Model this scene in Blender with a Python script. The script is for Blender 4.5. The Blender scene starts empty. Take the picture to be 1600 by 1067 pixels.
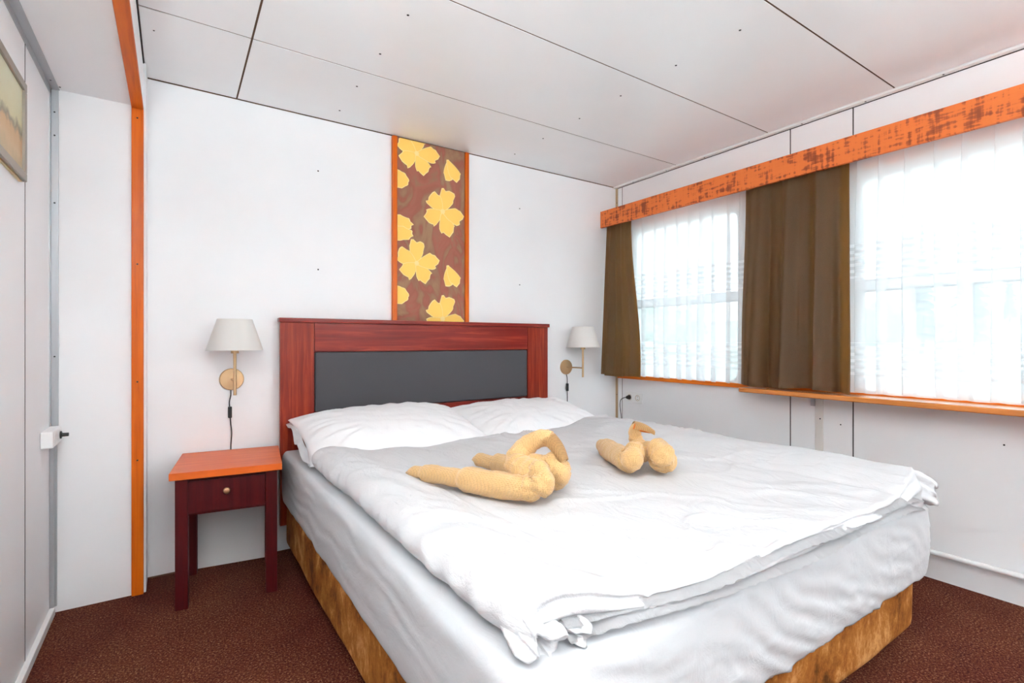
import bpy, bmesh, math, random
from mathutils import Vector, Matrix, noise
random.seed(7)
PI = math.pi
SC = bpy.context.scene
COL = SC.collection
# ------------------------------------------------------------------ camera
cam_d = bpy.data.cameras.new('camera'); cam = bpy.data.objects.new('camera', cam_d); COL.objects.link(cam)
cam_d.sensor_width = 36; cam_d.lens = 17.775; cam_d.clip_start = .05; cam_d.clip_end = 600
cam.location = (0, 0, 1.165); cam.rotation_euler = (PI/2, 0, -math.atan(528/790.))
SC.camera = cam
# ------------------------------------------------------------------ light and exposure
SC.view_settings.view_transform = 'Standard'; SC.view_settings.look = 'None'
SC.view_settings.gamma = 1; SC.view_settings.exposure = 1.92
try: SC.view_settings.use_curve_mapping = False
except Exception: pass
SC.cycles.max_bounces = 14; SC.cycles.diffuse_bounces = 8; SC.cycles.transparent_max_bounces = 24
SC.cycles.transmission_bounces = 8; SC.cycles.sample_clamp_indirect = 6; SC.cycles.use_denoising = True
SC.cycles.caustics_reflective = False; SC.cycles.caustics_refractive = False
SKY = .92
w = bpy.data.worlds.new('sky'); SC.world = w; w.use_nodes = True
nt = w.node_tree; nt.nodes.clear()
wo = nt.nodes.new('ShaderNodeOutputWorld'); bg = nt.nodes.new('ShaderNodeBackground')
tc = nt.nodes.new('ShaderNodeTexCoord'); sx = nt.nodes.new('ShaderNodeSeparateXYZ'); cr = nt.nodes.new('ShaderNodeValToRGB')
nt.links.new(tc.outputs['Generated'], sx.inputs[0]); nt.links.new(sx.outputs['Z'], cr.inputs[0]); nt.links.new(cr.outputs[0], bg.inputs[0])
cr.color_ramp.elements[0].color = (.92, .99, .99, 1); cr.color_ramp.elements[1].color = (.70, .86, 1, 1); cr.color_ramp.elements[1].position = .6
bg.inputs[1].default_value = SKY; nt.links.new(bg.outputs[0], wo.inputs[0])
WINS = [(1.96, 2.84), (.30, 1.24), (-1.40, -.46)]      # the windows' glass along the right wall; the last is unseen, added for light
for y0, y1 in WINS:                                   # sampling portals in the window openings
    ld = bpy.data.lights.new('window_portal', 'AREA'); ld.shape = 'RECTANGLE'; ld.size = 1.14; ld.size_y = y1-y0; ld.cycles.is_portal = True
    lo = bpy.data.objects.new('window_portal', ld); COL.objects.link(lo); lo.location = (3.24, (y0+y1)/2, 1.46); lo.rotation_euler = (0, PI/2, 0)
# unseen square fill panels added under the ceiling, behind the camera
FILL_PANELS = ((.9, -1.5, 1), (2.35, -1.5, 1))
for lx, ly, en in FILL_PANELS:
    ld = bpy.data.lights.new('fill_panel_light', 'AREA'); ld.shape = 'SQUARE'; ld.size = .52; ld.energy = en; ld.color = (.885, 1, 1)
    lo = bpy.data.objects.new('fill_panel_light', ld); COL.objects.link(lo); lo.location = (lx, ly, 2.425)
# unseen fill uplights added to brighten the room: two behind the camera, one left
FILL_UPS = ((.6, -2.06, 9, 0), (2.5, -2.06, 14, 0), (-.30, .10, 26, 1))
for lx, ly, en, sd_ in FILL_UPS:
    ld = bpy.data.lights.new('fill_uplight', 'AREA'); ld.shape = 'RECTANGLE'; ld.size = .5; ld.size_y = .16; ld.energy = en; ld.color = (.885, 1, 1)
    lo = bpy.data.objects.new('fill_uplight', ld); COL.objects.link(lo); lo.location = (lx, ly, 1.80); lo.rotation_euler = (PI, 0, PI/2*sd_)

# ------------------------------------------------------------------ materials
def srgb(r, g, b):
    f = lambda c: (c/255./12.92) if c <= 10 else ((c/255.+.055)/1.055)**2.4
    return (f(r), f(g), f(b), 1)
class MT:
    def __init__(s, name, col=(200, 200, 200), rough=.6, metal=0, spec=.5):
        s.m = bpy.data.materials.new(name); s.m.use_nodes = True; s.t = s.m.node_tree
        s.p = s.t.nodes['Principled BSDF']; s.out = s.t.nodes['Material Output']
        s.p.inputs['Base Color'].default_value = srgb(*col); s.p.inputs['Roughness'].default_value = rough
        s.p.inputs['Metallic'].default_value = metal; s.p.inputs['Specular IOR Level'].default_value = spec
        s.m.diffuse_color = srgb(*col)
    def n(s, t, **k):
        a = s.t.nodes.new(t)
        for q, v in k.items(): setattr(a, q, v)
        return a
    def l(s, a, b): s.t.links.new(a, b)
    def coord(s, scale=(1, 1, 1), rot=(0, 0, 0)):
        c = s.n('ShaderNodeTexCoord'); m = s.n('ShaderNodeMapping'); m.inputs['Scale'].default_value = scale; m.inputs['Rotation'].default_value = rot
        s.l(c.outputs['Object'], m.inputs[0]); return m.outputs[0]
    def noise(s, co, scale, detail=4, rough=.6, dist=0):
        a = s.n('ShaderNodeTexNoise'); s.l(co, a.inputs['Vector']); a.inputs['Scale'].default_value = scale
        a.inputs['Detail'].default_value = detail; a.inputs['Roughness'].default_value = rough; a.inputs['Distortion'].default_value = dist
        return a.outputs['Fac']
    def ramp(s, f, stops):
        r = s.n('ShaderNodeValToRGB'); e = r.color_ramp.elements
        while len(e) > 1: e.remove(e[-1])
        e[0].position = stops[0][0]; e[0].color = stops[0][1]
        for p, c in stops[1:]:
            q = e.new(p); q.color = c
        s.l(f, r.inputs[0]); return r.outputs[0]
    def bump(s, h, strength=.3, dist=.01, prev=None):
        b = s.n('ShaderNodeBump'); b.inputs['Strength'].default_value = strength; b.inputs['Distance'].default_value = dist
        s.l(h, b.inputs['Height'])
        if prev: s.l(prev, b.inputs['Normal'])
        s.l(b.outputs[0], s.p.inputs['Normal']); return b.outputs[0]
def plain(name, col, rough=.6, metal=0, spec=.5): return MT(name, col, rough, metal, spec).m
def wood(name, dark, mid, light, rough=.35, axis=0, scale=1.0, coat=.0):
    s = MT(name, mid, rough); sc = [26*scale]*3; sc[axis] = 1.3*scale
    co = s.coord(tuple(sc)); f = s.noise(co, 1.6, 6, .62, .6)
    c = s.ramp(f, [(.25, srgb(*dark)), (.5, srgb(*mid)), (.75, srgb(*light))])
    s.l(c, s.p.inputs['Base Color']); s.bump(f, .06, .002); s.p.inputs['Specular IOR Level'].default_value = .22
    s.p.inputs['Coat Weight'].default_value = coat; s.p.inputs['Coat Roughness'].default_value = .2
    return s.m
def fabric(name, col, rough=.95, scale=60, strength=.35, dist=.004, weave=0, sheen=.2):
    s = MT(name, col, rough, spec=.2); co = s.coord(); n1 = s.noise(co, scale*.12, 5, .6, 1.2)
    b = s.bump(n1, strength, dist)
    if weave: b = s.bump(s.noise(co, weave, 2), .3, .001, b)
    s.p.inputs['Sheen Weight'].default_value = sheen
    return s
def painted(name, col, rough=.45):
    s = MT(name, col, rough, spec=.4); co = s.coord(); f = s.noise(co, 60, 3); s.bump(f, .05, .002)
    f2 = s.noise(co, 1.3, 3); a = tuple(max(0, c-5) for c in col)
    s.l(s.ramp(f2, [(.3, srgb(*a)), (.7, srgb(*col))]), s.p.inputs['Base Color']); return s.m
M = {}
M['wall'] = painted('white_wall_laminate', (244, 244, 246), .38)
M['ceil'] = painted('white_ceiling_laminate', (247, 247, 248), .33)
M['seam'] = plain('brown_seam', (92, 62, 42), .8)
M['darkseam'] = plain('dark_seam', (40, 34, 34), .8)
M['offwhite'] = plain('off_white_strip', (222, 218, 214), .5)
M['tan'] = plain('tan_strip', (186, 160, 128), .6)
M['white'] = plain('white_plastic', (240, 240, 240), .35)
M['whitep'] = plain('white_window_paint', (236, 238, 240), .35)
M['black'] = plain('black_plastic', (28, 26, 26), .4)
M['blackd'] = plain('black_screw', (18, 16, 16), .5)
M['alu'] = plain('brushed_aluminium', (182, 184, 188), .4, .6)
M['brass'] = plain('brushed_brass_nickel', (205, 170, 130), .3, .9)
M['greyboard'] = plain('grey_board', (226, 226, 226), .9, spec=.1)
M['mahog'] = wood('mahogany_veneer', (98, 22, 18), (124, 34, 26), (158, 60, 38), .32, 0, 1, .15)
M['mahogv'] = wood('mahogany_veneer_upright', (104, 24, 16), (130, 38, 22), (166, 68, 34), .32, 2, 1, .15)
M['night'] = wood('nightstand_cherry_shaded', (52, 6, 10), (72, 10, 14), (88, 16, 16), .45, 2, 1)  # one cherry wood: the shade on front and legs is put into this colour
M['nighttop'] = wood('nightstand_cherry_lit', (190, 78, 22), (208, 92, 30), (220, 106, 42), .4, 0, .8, .1)  # same wood, with the window light on its top put into the colour
M['orange'] = wood('orange_varnished_wood', (168, 70, 2), (202, 92, 6), (216, 108, 12), .45, 2, 1, .1)
M['orangey'] = wood('orange_varnished_batten', (168, 70, 2), (202, 92, 6), (216, 108, 12), .45, 1, 1, .1)
M['sill'] = wood('orange_sill_wood', (206, 96, 14), (228, 116, 22), (238, 134, 36), .4, 1, 1, .1)
M['shelf'] = wood('shelf_wood', (160, 92, 40), (192, 116, 54), (208, 138, 76), .25, 1, 1, .4)
def pelmet_mat():
    s = MT('pelmet_printed_wood', (200, 98, 54), .6, spec=.2)
    co = s.coord((1, 3.4, 22)); f = s.noise(co, 3.0, 2, .5)
    co3 = s.coord((1, 34, 4)); f3 = s.noise(co3, 1.6, 2, .5)
    co2 = s.coord((1, 7, 9)); f2 = s.noise(co2, 1, 3)
    mx = s.n('ShaderNodeMath', operation='MULTIPLY'); s.l(f, mx.inputs[0]); s.l(f2, mx.inputs[1])
    mx2 = s.n('ShaderNodeMath', operation='MULTIPLY'); s.l(mx.outputs[0], mx2.inputs[0]); s.l(f3, mx2.inputs[1])
    c = s.ramp(mx2.outputs[0], [(0.0, srgb(220, 118, 58)), (.135, srgb(216, 112, 56)), (.165, srgb(168, 84, 46)), (.22, srgb(136, 66, 40))])
    s.l(c, s.p.inputs['Base Color']); return s.m
M['pelmet'] = pelmet_mat()
def carpet():
    s = MT('carpet_pile', (96, 44, 34), 1, spec=.1); co = s.coord(); f = s.noise(co, 130, 4, .85); g = s.noise(co, 3, 3)
    c1 = s.ramp(f, [(.3, srgb(30, 8, 20)), (.44, srgb(80, 36, 36)), (.56, srgb(118, 66, 46)), (.68, srgb(196, 158, 130))])
    c2 = s.ramp(g, [(.3, srgb(216, 190, 190)), (.7, srgb(255, 255, 235))])
    mx = s.n('ShaderNodeMix', data_type='RGBA', blend_type='MULTIPLY'); mx.inputs[0].default_value = 1
    s.l(c1, mx.inputs[6]); s.l(c2, mx.inputs[7]); s.l(mx.outputs[2], s.p.inputs['Base Color'])
    s.bump(f, .7, .006); return s.m
M['carpet'] = carpet()
def suede():
    s = MT('golden_brown_suede', (160, 92, 34), .8, spec=.2); co = s.coord((1, 1, .7)); f = s.noise(co, 5.5, 9, .78, .25)
    c = s.ramp(f, [(.38, srgb(88, 46, 14)), (.46, srgb(138, 80, 28)), (.54, srgb(166, 104, 44)), (.63, srgb(208, 152, 92))])
    s.l(c, s.p.inputs['Base Color']); s.bump(f, .3, .01); return s.m
M['suede'] = suede()
M['leather'] = fabric('charcoal_leatherette', (72, 70, 74), .5, 900, .3, .002, sheen=.1).m
def cotton(name, col, st):
    s = MT(name, col, .9, spec=.15); co = s.coord((1, .55, 1), (0, 0, .5)); n1 = s.noise(co, 9, 5, .6, 2.0)
    b = s.bump(n1, st, .008); co2 = s.coord((1, 1, 1)); b = s.bump(s.noise(co2, 46, 3, .6, 1), st*.5, .002, b); return s.m
M['duvet'] = cotton('white_cotton_duvet_cover', (208, 207, 209), 1.0)
M['pillow'] = cotton('white_cotton_pillowcase', (236, 236, 238), .5)
M['sheet'] = cotton('white_fitted_sheet', (200, 201, 204), .35)
def towel(name='waffle_towel', col=(214, 172, 118)):
    s = MT(name, col, .95, spec=.1); co = s.coord()
    ck = s.n('ShaderNodeTexVoronoi'); ck.inputs['Scale'].default_value = 190; ck.inputs['Randomness'].default_value = .15; s.l(co, ck.inputs['Vector'])
    b = s.bump(ck.outputs['Distance'], .8, .0035)
    f = s.noise(co, 26, 3, .5, 1); s.bump(f, .35, .006, b); s.p.inputs['Sheen Weight'].default_value = .3
    s.l(s.ramp(ck.outputs['Distance'], [(.1, srgb(*[int(c*.86) for c in col])), (.5, srgb(*col))]), s.p.inputs['Base Color'])
    return s.m
M['towel'] = towel()
M['towelin'] = plain('towel_fold_shade', (226, 128, 52), .9)  # shade and glow inside the towel fold, put into an orange colour
def shade():
    s = MT('white_lamp_shade_fabric', (240, 238, 236), .8); tr = s.n('ShaderNodeBsdfTranslucent'); tr.inputs[0].default_value = srgb(245, 240, 232)
    mx = s.n('ShaderNodeMixShader'); mx.inputs[0].default_value = .3; s.l(s.p.outputs[0], mx.inputs[1]); s.l(tr.outputs[0], mx.inputs[2]); s.l(mx.outputs[0], s.out.inputs[0]); return s.m
M['shade'] = shade()
def drape():
    s = MT('olive_brown_drape', (104, 84, 62), .55, spec=.5); co = s.coord((1, 1, 1)); f = s.noise(co, 400, 2)
    s.l(s.ramp(f, [(.3, srgb(98, 78, 58)), (.7, srgb(122, 100, 72))]), s.p.inputs['Base Color']); s.bump(f, .2, .001)
    s.p.inputs['Sheen Weight'].default_value = .5; s.p.inputs['Sheen Tint'].default_value = srgb(200, 150, 90)
    tr = s.n('ShaderNodeBsdfTranslucent'); tr.inputs[0].default_value = srgb(226, 156, 64)
    mx = s.n('ShaderNodeMixShader'); mx.inputs[0].default_value = .24; s.l(s.p.outputs[0], mx.inputs[1]); s.l(tr.outputs[0], mx.inputs[2]); s.l(mx.outputs[0], s.out.inputs[0]); return s.m
M['drape'] = drape()
def sheer():
    s = MT('white_sheer_voile', (250, 250, 250), .9, spec=.1); co = s.n('ShaderNodeTexCoord'); sep = s.n('ShaderNodeSeparateXYZ'); s.l(co.outputs['Object'], sep.inputs[0])
    # woven bands: denser horizontal stripes at two heights of the cloth
    def band(z0, z1):
        a = s.n('ShaderNodeMath', operation='GREATER_THAN'); s.l(sep.outputs['Z'], a.inputs[0]); a.inputs[1].default_value = z0
        b = s.n('ShaderNodeMath', operation='LESS_THAN'); s.l(sep.outputs['Z'], b.inputs[0]); b.inputs[1].default_value = z1
        c = s.n('ShaderNodeMath', operation='MULTIPLY'); s.l(a.outputs[0], c.inputs[0]); s.l(b.outputs[0], c.inputs[1]); return c.outputs[0]
    ad = s.n('ShaderNodeMath', operation='ADD'); s.l(band(1.50, 1.70), ad.inputs[0]); s.l(band(.98, 1.16), ad.inputs[1])
    wv = s.n('ShaderNodeMath', operation='SINE'); mu = s.n('ShaderNodeMath', operation='MULTIPLY'); mu.inputs[1].default_value = 2*PI/.034
    s.l(sep.outputs['Z'], mu.inputs[0]); s.l(mu.outputs[0], wv.inputs[0])
    gt = s.n('ShaderNodeMath', operation='GREATER_THAN'); gt.inputs[1].default_value = 0; s.l(wv.outputs[0], gt.inputs[0])
    m2 = s.n('ShaderNodeMath', operation='MULTIPLY'); s.l(gt.outputs[0], m2.inputs[0]); s.l(ad.outputs[0], m2.inputs[1])
    m3 = s.n('ShaderNodeMath', operation='MULTIPLY_ADD'); s.l(m2.outputs[0], m3.inputs[0]); m3.inputs[1].default_value = .20; m3.inputs[2].default_value = .60
    tp = s.n('ShaderNodeBsdfTransparent'); tr = s.n('ShaderNodeBsdfTranslucent'); tr.inputs[0].default_value = (.95, .95, .96, 1)
    mx = s.n('ShaderNodeMixShader'); mx.inputs[0].default_value = .5; s.l(s.p.outputs[0], mx.inputs[1]); s.l(tr.outputs[0], mx.inputs[2])
    m4 = s.n('ShaderNodeMixShader'); s.l(m3.outputs[0], m4.inputs[0]); s.l(tp.outputs[0], m4.inputs[1]); s.l(mx.outputs[0], m4.inputs[2])
    s.l(m4.outputs[0], s.out.inputs[0]); return s.m
M['sheer'] = sheer()
def glass():
    s = MT('window_glass', (255, 255, 255), .02); tp = s.n('ShaderNodeBsdfTransparent'); tp.inputs[0].default_value = (.93, .96, .97, 1)
    gl = s.n('ShaderNodeBsdfGlossy'); gl.inputs['Roughness'].default_value = .02; mx = s.n('ShaderNodeMixShader'); mx.inputs[0].default_value = .06
    s.l(tp.outputs[0], mx.inputs[1]); s.l(gl.outputs[0], mx.inputs[2]); s.l(mx.outputs[0], s.out.inputs[0]); return s.m
M['glass'] = glass()
def artcloth():
    s = MT('brown_leaf_print', (128, 88, 66), .8, spec=.2); co = s.coord((1, 1, .55), (0, .5, 0)); f = s.noise(co, 5.5, 3, .45, 2.2)
    co2 = s.coord(); g = s.noise(co2, 220, 2)
    c = s.ramp(f, [(.36, srgb(158, 122, 94)), (.45, srgb(148, 108, 86)), (.50, srgb(150, 92, 76)), (.57, srgb(160, 98, 82)), (.66, srgb(146, 108, 86)), (.75, srgb(160, 124, 96))])
    s.l(c, s.p.inputs['Base Color']); s.bump(g, .2, .001); return s.m
M['art'] = artcloth()
M['petal'] = plain('yellow_petal_print', (250, 206, 104), .8)
M['petaledge'] = plain('pale_petal_outline', (250, 222, 150), .8)

# ------------------------------------------------------------------ mesh helpers
def new(): return bmesh.new()
def box(bm, x0, x1, y0, y1, z0, z1, bev=0, seg=2, mi=0):
    r = bmesh.ops.create_cube(bm, size=1); vs = r['verts']
    for v in vs: v.co = Vector(((x0+x1)/2+v.co.x*(x1-x0), (y0+y1)/2+v.co.y*(y1-y0), (z0+z1)/2+v.co.z*(z1-z0)))
    fs = set(f for v in vs for f in v.link_faces)
    for f in fs: f.material_index = mi
    if bev:
        es = list(set(e for v in vs for e in v.link_edges))
        rr = bmesh.ops.bevel(bm, geom=es, offset=bev, segments=seg, affect='EDGES', profile=.5, material=-1)
        for f in rr['faces']: f.material_index = mi
def tube(bm, pts, rad, n=12, cap=True, mi=0, flat=1.0, ov=None):
    """swept tube along pts with radius per point (number, list or function)"""
    pts = [Vector(p) for p in pts]; N = len(pts); rings = []; up = Vector(ov) if ov else Vector((0, 0, 1)); prev = None
    for i, p in enumerate(pts):
        t = (pts[min(i+1, N-1)]-pts[max(i-1, 0)]).normalized()
        if prev is None:
            a = up if abs(t.dot(up)) < .95 else Vector((1, 0, 0)); u = (a-t*a.dot(t)).normalized()
        else:
            u = (prev-t*prev.dot(t)).normalized()
        prev = u; v = t.cross(u); r = rad(i/(N-1)) if callable(rad) else (rad[i] if isinstance(rad, (list, tuple)) else rad)
        rings.append([bm.verts.new(p+u*(r*math.cos(2*PI*k/n)*flat)+v*(r*math.sin(2*PI*k/n))) for k in range(n)])
    for a, b in zip(rings, rings[1:]):
        for k in range(n):
            f = bm.faces.new((a[k], a[(k+1) % n], b[(k+1) % n], b[k])); f.material_index = mi
    if cap:
        bm.faces.new(rings[0][::-1]).material_index = mi; bm.faces.new(rings[-1]).material_index = mi
    return rings
def lathe(bm, prof, c=(0, 0, 0), n=32, axis='Z', mi=0):
    """revolve a profile of (radius, height) about an axis through c"""
    c = Vector(c); rings = []
    for r, h in prof:
        ring = []
        for k in range(n):
            a = 2*PI*k/n; x, y = r*math.cos(a), r*math.sin(a)
            d = {'Z': (x, y, h), 'Y': (x, h, y), 'X': (h, x, y)}[axis]; ring.append(bm.verts.new(c+Vector(d)))
        rings.append(ring)
    for a, b in zip(rings, rings[1:]):
        for k in range(n):
            f = bm.faces.new((a[k], a[(k+1) % n], b[(k+1) % n], b[k])); f.material_index = mi
    if prof[0][0] > 1e-6 and prof[0][0] < .02: bm.faces.new(rings[0][::-1])
    return rings
def grid(bm, fn, nu, nv, mi=0):
    vs = [[bm.verts.new(fn(i/nu, j/nv)) for j in range(nv+1)] for i in range(nu+1)]
    for i in range(nu):
        for j in range(nv):
            bm.faces.new((vs[i][j], vs[i+1][j], vs[i+1][j+1], vs[i][j+1])).material_index = mi
    return vs
def smooth_path(pts, k=6):
    P = [Vector(p) for p in pts]; out = []
    for i in range(len(P)-1):
        p0 = P[max(i-1, 0)]; p1 = P[i]; p2 = P[i+1]; p3 = P[min(i+2, len(P)-1)]
        for j in range(k):
            t = j/k; out.append(.5*((2*p1)+(p2-p0)*t+(2*p0-5*p1+4*p2-p3)*t*t+(3*p1-3*p2+p3-p0)*t**3))
    out.append(P[-1]); return out
def lin(a, k):   # resample a list of numbers the way smooth_path resamples points
    o = []
    for i in range(len(a)-1):
        for j in range(k): t = j/k; t = t*t*(3-2*t); o.append(a[i]*(1-t)+a[i+1]*t)
    o.append(a[-1]); return o
def obj(name, bm, mats, parent=None, smooth=True, world=True, fix=True):
    if fix: bmesh.ops.recalc_face_normals(bm, faces=bm.faces)
    if parent is not None and world:
        mt = Matrix.Identity(4); q = parent; chain = []
        while q is not None: chain.append(Matrix.Translation(q.location) @ q.rotation_euler.to_matrix().to_4x4()); q = q.parent
        for c in chain[::-1]: mt = mt @ c
        bmesh.ops.transform(bm, matrix=mt.inverted(), verts=bm.verts)
    me = bpy.data.meshes.new(name); bm.to_mesh(me); bm.free()
    if not isinstance(mats, (list, tuple)): mats = [mats]
    for m in mats: me.materials.append(m)
    if smooth is True:
        me.shade_smooth()
        if hasattr(me, 'set_sharp_from_angle'): me.set_sharp_from_angle(angle=math.radians(40))
    elif smooth == 'all': me.shade_smooth()
    o = bpy.data.objects.new(name, me); COL.objects.link(o)
    if parent is not None: o.parent = parent
    if smooth is True: md = o.modifiers.new('weighted normals', 'WEIGHTED_NORMAL'); md.keep_sharp = True
    return o
def tag(o, label=None, cat=None, group=None, kind=None):
    for k, v in (('label', label), ('category', cat), ('group', group), ('kind', kind)):
        if v: o[k] = v
    return o
def thing(name, label, cat, loc=(0, 0, 0), rz=0, group=None):
    o = bpy.data.objects.new(name, None); COL.objects.link(o); o.empty_display_size = .1
    o.location = loc; o.rotation_euler = (0, 0, rz); return tag(o, label, cat, group)
def struct(name, bm, mats, parent=None, smooth=True):
    o = obj(name, bm, mats, parent, smooth)
    if parent is None: o['kind'] = 'structure'
    return o
def fb(x, y, z, o=3):
    return noise.fractal(Vector((x, y, z)), .8, 2.0, o)
def sstep(a, b, x):
    t = min(1, max(0, (x-a)/(b-a))); return t*t*(3-2*t)

# ------------------------------------------------------------------ the room
XR, YB, XL, ZC, YF = 3.10, 3.06, -.44, 2.46, -2.2
XI, ZS, YP = -.12, 2.25, 2.90            # inner face of the alcove lintel, its soffit, the alcove's end panel
bm = new(); box(bm, XL-.1, XR+.15, YF-.1, YB+.1, -.1, 0); struct('floor', bm, M['carpet'], smooth=False)
# back wall with its screws
bm = new(); box(bm, XI-.06, XR+.14, YB, YB+.1, 0, ZC+.08); wb = struct('wall_back', bm, M['wall'], smooth=False)
def screw(p, axis, parent, r=.0045, mat='blackd'):
    bm = new(); s = .0014
    lathe(bm, [(.0004, -s), (r*.7, -s), (r, 0), (r, s)], p, 10, axis); return obj('screw', bm, M[mat], parent)
for x, z in ((.694, 2.153), (.694, 1.582), (2.113, 2.142), (2.113, 1.582)): screw((x, YB, z), 'Y', wb)
# ceiling: brown backing with white panels set on it, leaving the open joints
bm = new(); box(bm, XI-.06, XR+.1, YF-.1, YB+.1, ZC+.0025, ZC+.08, mi=1)
g = .0042; ys = [YF-.1, -.27, .395, 1.062, 1.727, 2.418, YB-.002]; xs = [XI+.002, .278, XR-.035]
for a, b in zip(ys, ys[1:]):
    for c, d in zip(xs, xs[1:]): box(bm, c+g, d-g, a+g, b-g, ZC, ZC+.02)
ce = struct('ceiling', bm, [M['ceil'], M['seam']], smooth=False)
for x in (.772, 1.958):
    for y in (2.895, 2.572, 2.224, 1.898, 1.545, 1.222): screw((x, y, ZC), 'Z', ce, .0055)
for y in (2.30, 2.58): screw((-.07, y, ZC), 'Z', ce, .004)
# right wall with three window openings, the third unseen and added for light
WT = .10; Z0, Z1 = .90, 2.035
bm = new()
segs = [YF-.1]+[v for a in WINS[::-1] for v in (a[0]-.07, a[1]+.07)]+[YB+.1]
box(bm, XR, XR+WT, YF-.1, YB+.1, 0, Z0-.03); box(bm, XR, XR+WT, YF-.1, YB+.1, Z1+.06, ZC+.08)
for i in range(0, len(segs), 2): box(bm, XR, XR+WT, segs[i], segs[i+1], Z0-.03, Z1+.06)
wr = struct('wall_right', bm, M['wall'], smooth=False)
for y in (1.607, 1.267, -.1, -.44):
    bm = new(); box(bm, XR-.0012, XR, y-.0028, y+.0028, .02, .86); box(bm, XR-.0012, XR, y-.0028, y+.0028, 2.1, ZC-.01)
    obj('panel_joint', bm, M['darkseam'], wr, False)
for y, z in ((1.33, .70), (1.35, .84), (.66, .70)): screw((XR, y, z), 'X', wr, .004)
# left alcove wall, its end panel, soffit and lintel
bm = new(); box(bm, XL-.1, XL, YF-.1, YP+.05, 0, ZS+.3); wl = struct('wall_left', bm, M['wall'], smooth=False)
bm = new(); box(bm, XL, XL+.0012, 2.448, 2.4515, .03, ZS); obj('panel_joint', bm, M['darkseam'], wl, False)
bm = new(); box(bm, XL, XI, YP, YB+.1, 0, ZS+.02); box(bm, XL-.1, XL+.01, YP+.01, YB+.1, 0, ZC+.1)
struct('wall_alcove_end', bm, M['wall'], smooth=False)
bm = new(); box(bm, XL-.1, XI, YF-.1, YB+.1, ZS, ZC+.08); sf = struct('ceiling_alcove', bm, M['wall'], smooth=False)
for y in (2.865,):
    screw((XL+.035, y, ZS), 'Z', sf, .004)
bm = new(); box(bm, XL-.1, XR+.25, YF-.2, YF, 0, ZC+.08); struct('wall_front', bm, M['wall'], smooth=False)
# trims
bm = new(); box(bm, XI-.042, XI+.003, YP-.018, YP, 0, ZS-.0, .003); struct('trim_1', bm, M['orange'])           # upright orange batten
t1 = bpy.data.objects['trim_1']
for z in (2.19, 1.52, .98, .62): screw((XI-.02, YP-.018, z), 'Y', t1, .004)
bm = new(); box(bm, XI-.042, XI+.003, YF, YP, ZS-.018, ZS, .003); struct('trim_2', bm, M['orangey'])
bm = new(); box(bm, XI-.002, XI+.012, YP-.0, YB, .0, ZC-.002, .002); struct('trim_3', bm, M['wall'])               # white return beside the batten
bm = new(); box(bm, XI, XI+.0035, YF, YB, ZC-.006, ZC+.001); struct('trim_4', bm, M['darkseam'], smooth=False)
bm = new(); box(bm, XI+.012, XR, YB-.003, YB, ZC-.004, ZC+.001); struct('trim_5', bm, M['seam'], smooth=False)
# white bead along the right wall and its dark joint
bm = new(); box(bm, XR-.034, XR, YF, YB, ZC-.010, ZC+.01, .003); t6 = struct('trim_6', bm, M['white'])
bm = new(); box(bm, XR-.003, XR, YF, YB-.002, ZC-.0135, ZC-.009); struct('trim_7', bm, M['darkseam'], smooth=False)
for k in range(8): screw((XR-.02, 2.85-.33*k, ZC-.010), 'Z', t6, .005)
# aluminium angles in the alcove corner
bm = new(); box(bm, XL, XL+.026, YP-.004, YP, .80, ZS-.003); box(bm, XL, XL+.003, YP-.03, YP, .80, ZS-.003); t8 = struct('trim_8', bm, M['alu'], smooth=False)
for z in (2.15, 2.05, 1.76, 1.10): screw((XL+.013, YP-.004, z), 'Y', t8, .0035)
bm = new(); box(bm, XL, XL+.030, YF, YP-.004, ZS-.004, ZS); box(bm, XL, XL+.003, YF, YP-.004, ZS-.03, ZS); t9 = struct('trim_9', bm, M['alu'], smooth=False)
for y in (2.80, 2.2, 1.9): screw((XL+.015, y, ZS-.004), 'Z', t9, .0035)
# cable trunking below the surface socket
bm = new(); box(bm, XL, XL+.014, YP-.03, YP-.016, .03, .76, .002); box(bm, XL, XL+.022, YP-.014, YP, .03, .76, .002); struct('trim_10', bm, M['alu'])
# corner strip and aluminium strip on the right wall
bm = new(); box(bm, XR-.004, XR, 3.035, YB, 0, ZC-.012); t11 = struct('trim_11', bm, M['tan'], smooth=False)
bm = new(); box(bm, XR-.002, XR, 2.985, 2.988, 0, ZC-.012); struct('trim_12', bm, M['seam'], smooth=False)
bm = new(); box(bm, XR-.007, XR, 1.420, 1.462, 0, .868); t13 = struct('trim_13', bm, M['offwhite'], smooth=False)
screw((XR-.007, 1.435, .72), 'X', t13, .004)
for z in (2.33, .72): screw((XR-.004, 3.045, z), 'X', t11, .004)
bm = new(); box(bm, XL, XL+.02, YF, YP-.03, 0, .035, .005); struct('baseboard_left', bm, M['white'])
bm = new(); box(bm, XI+.012, .45, YB-.004, YB, 0, .006); struct('baseboard_back', bm, M['seam'], smooth=False)

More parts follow.
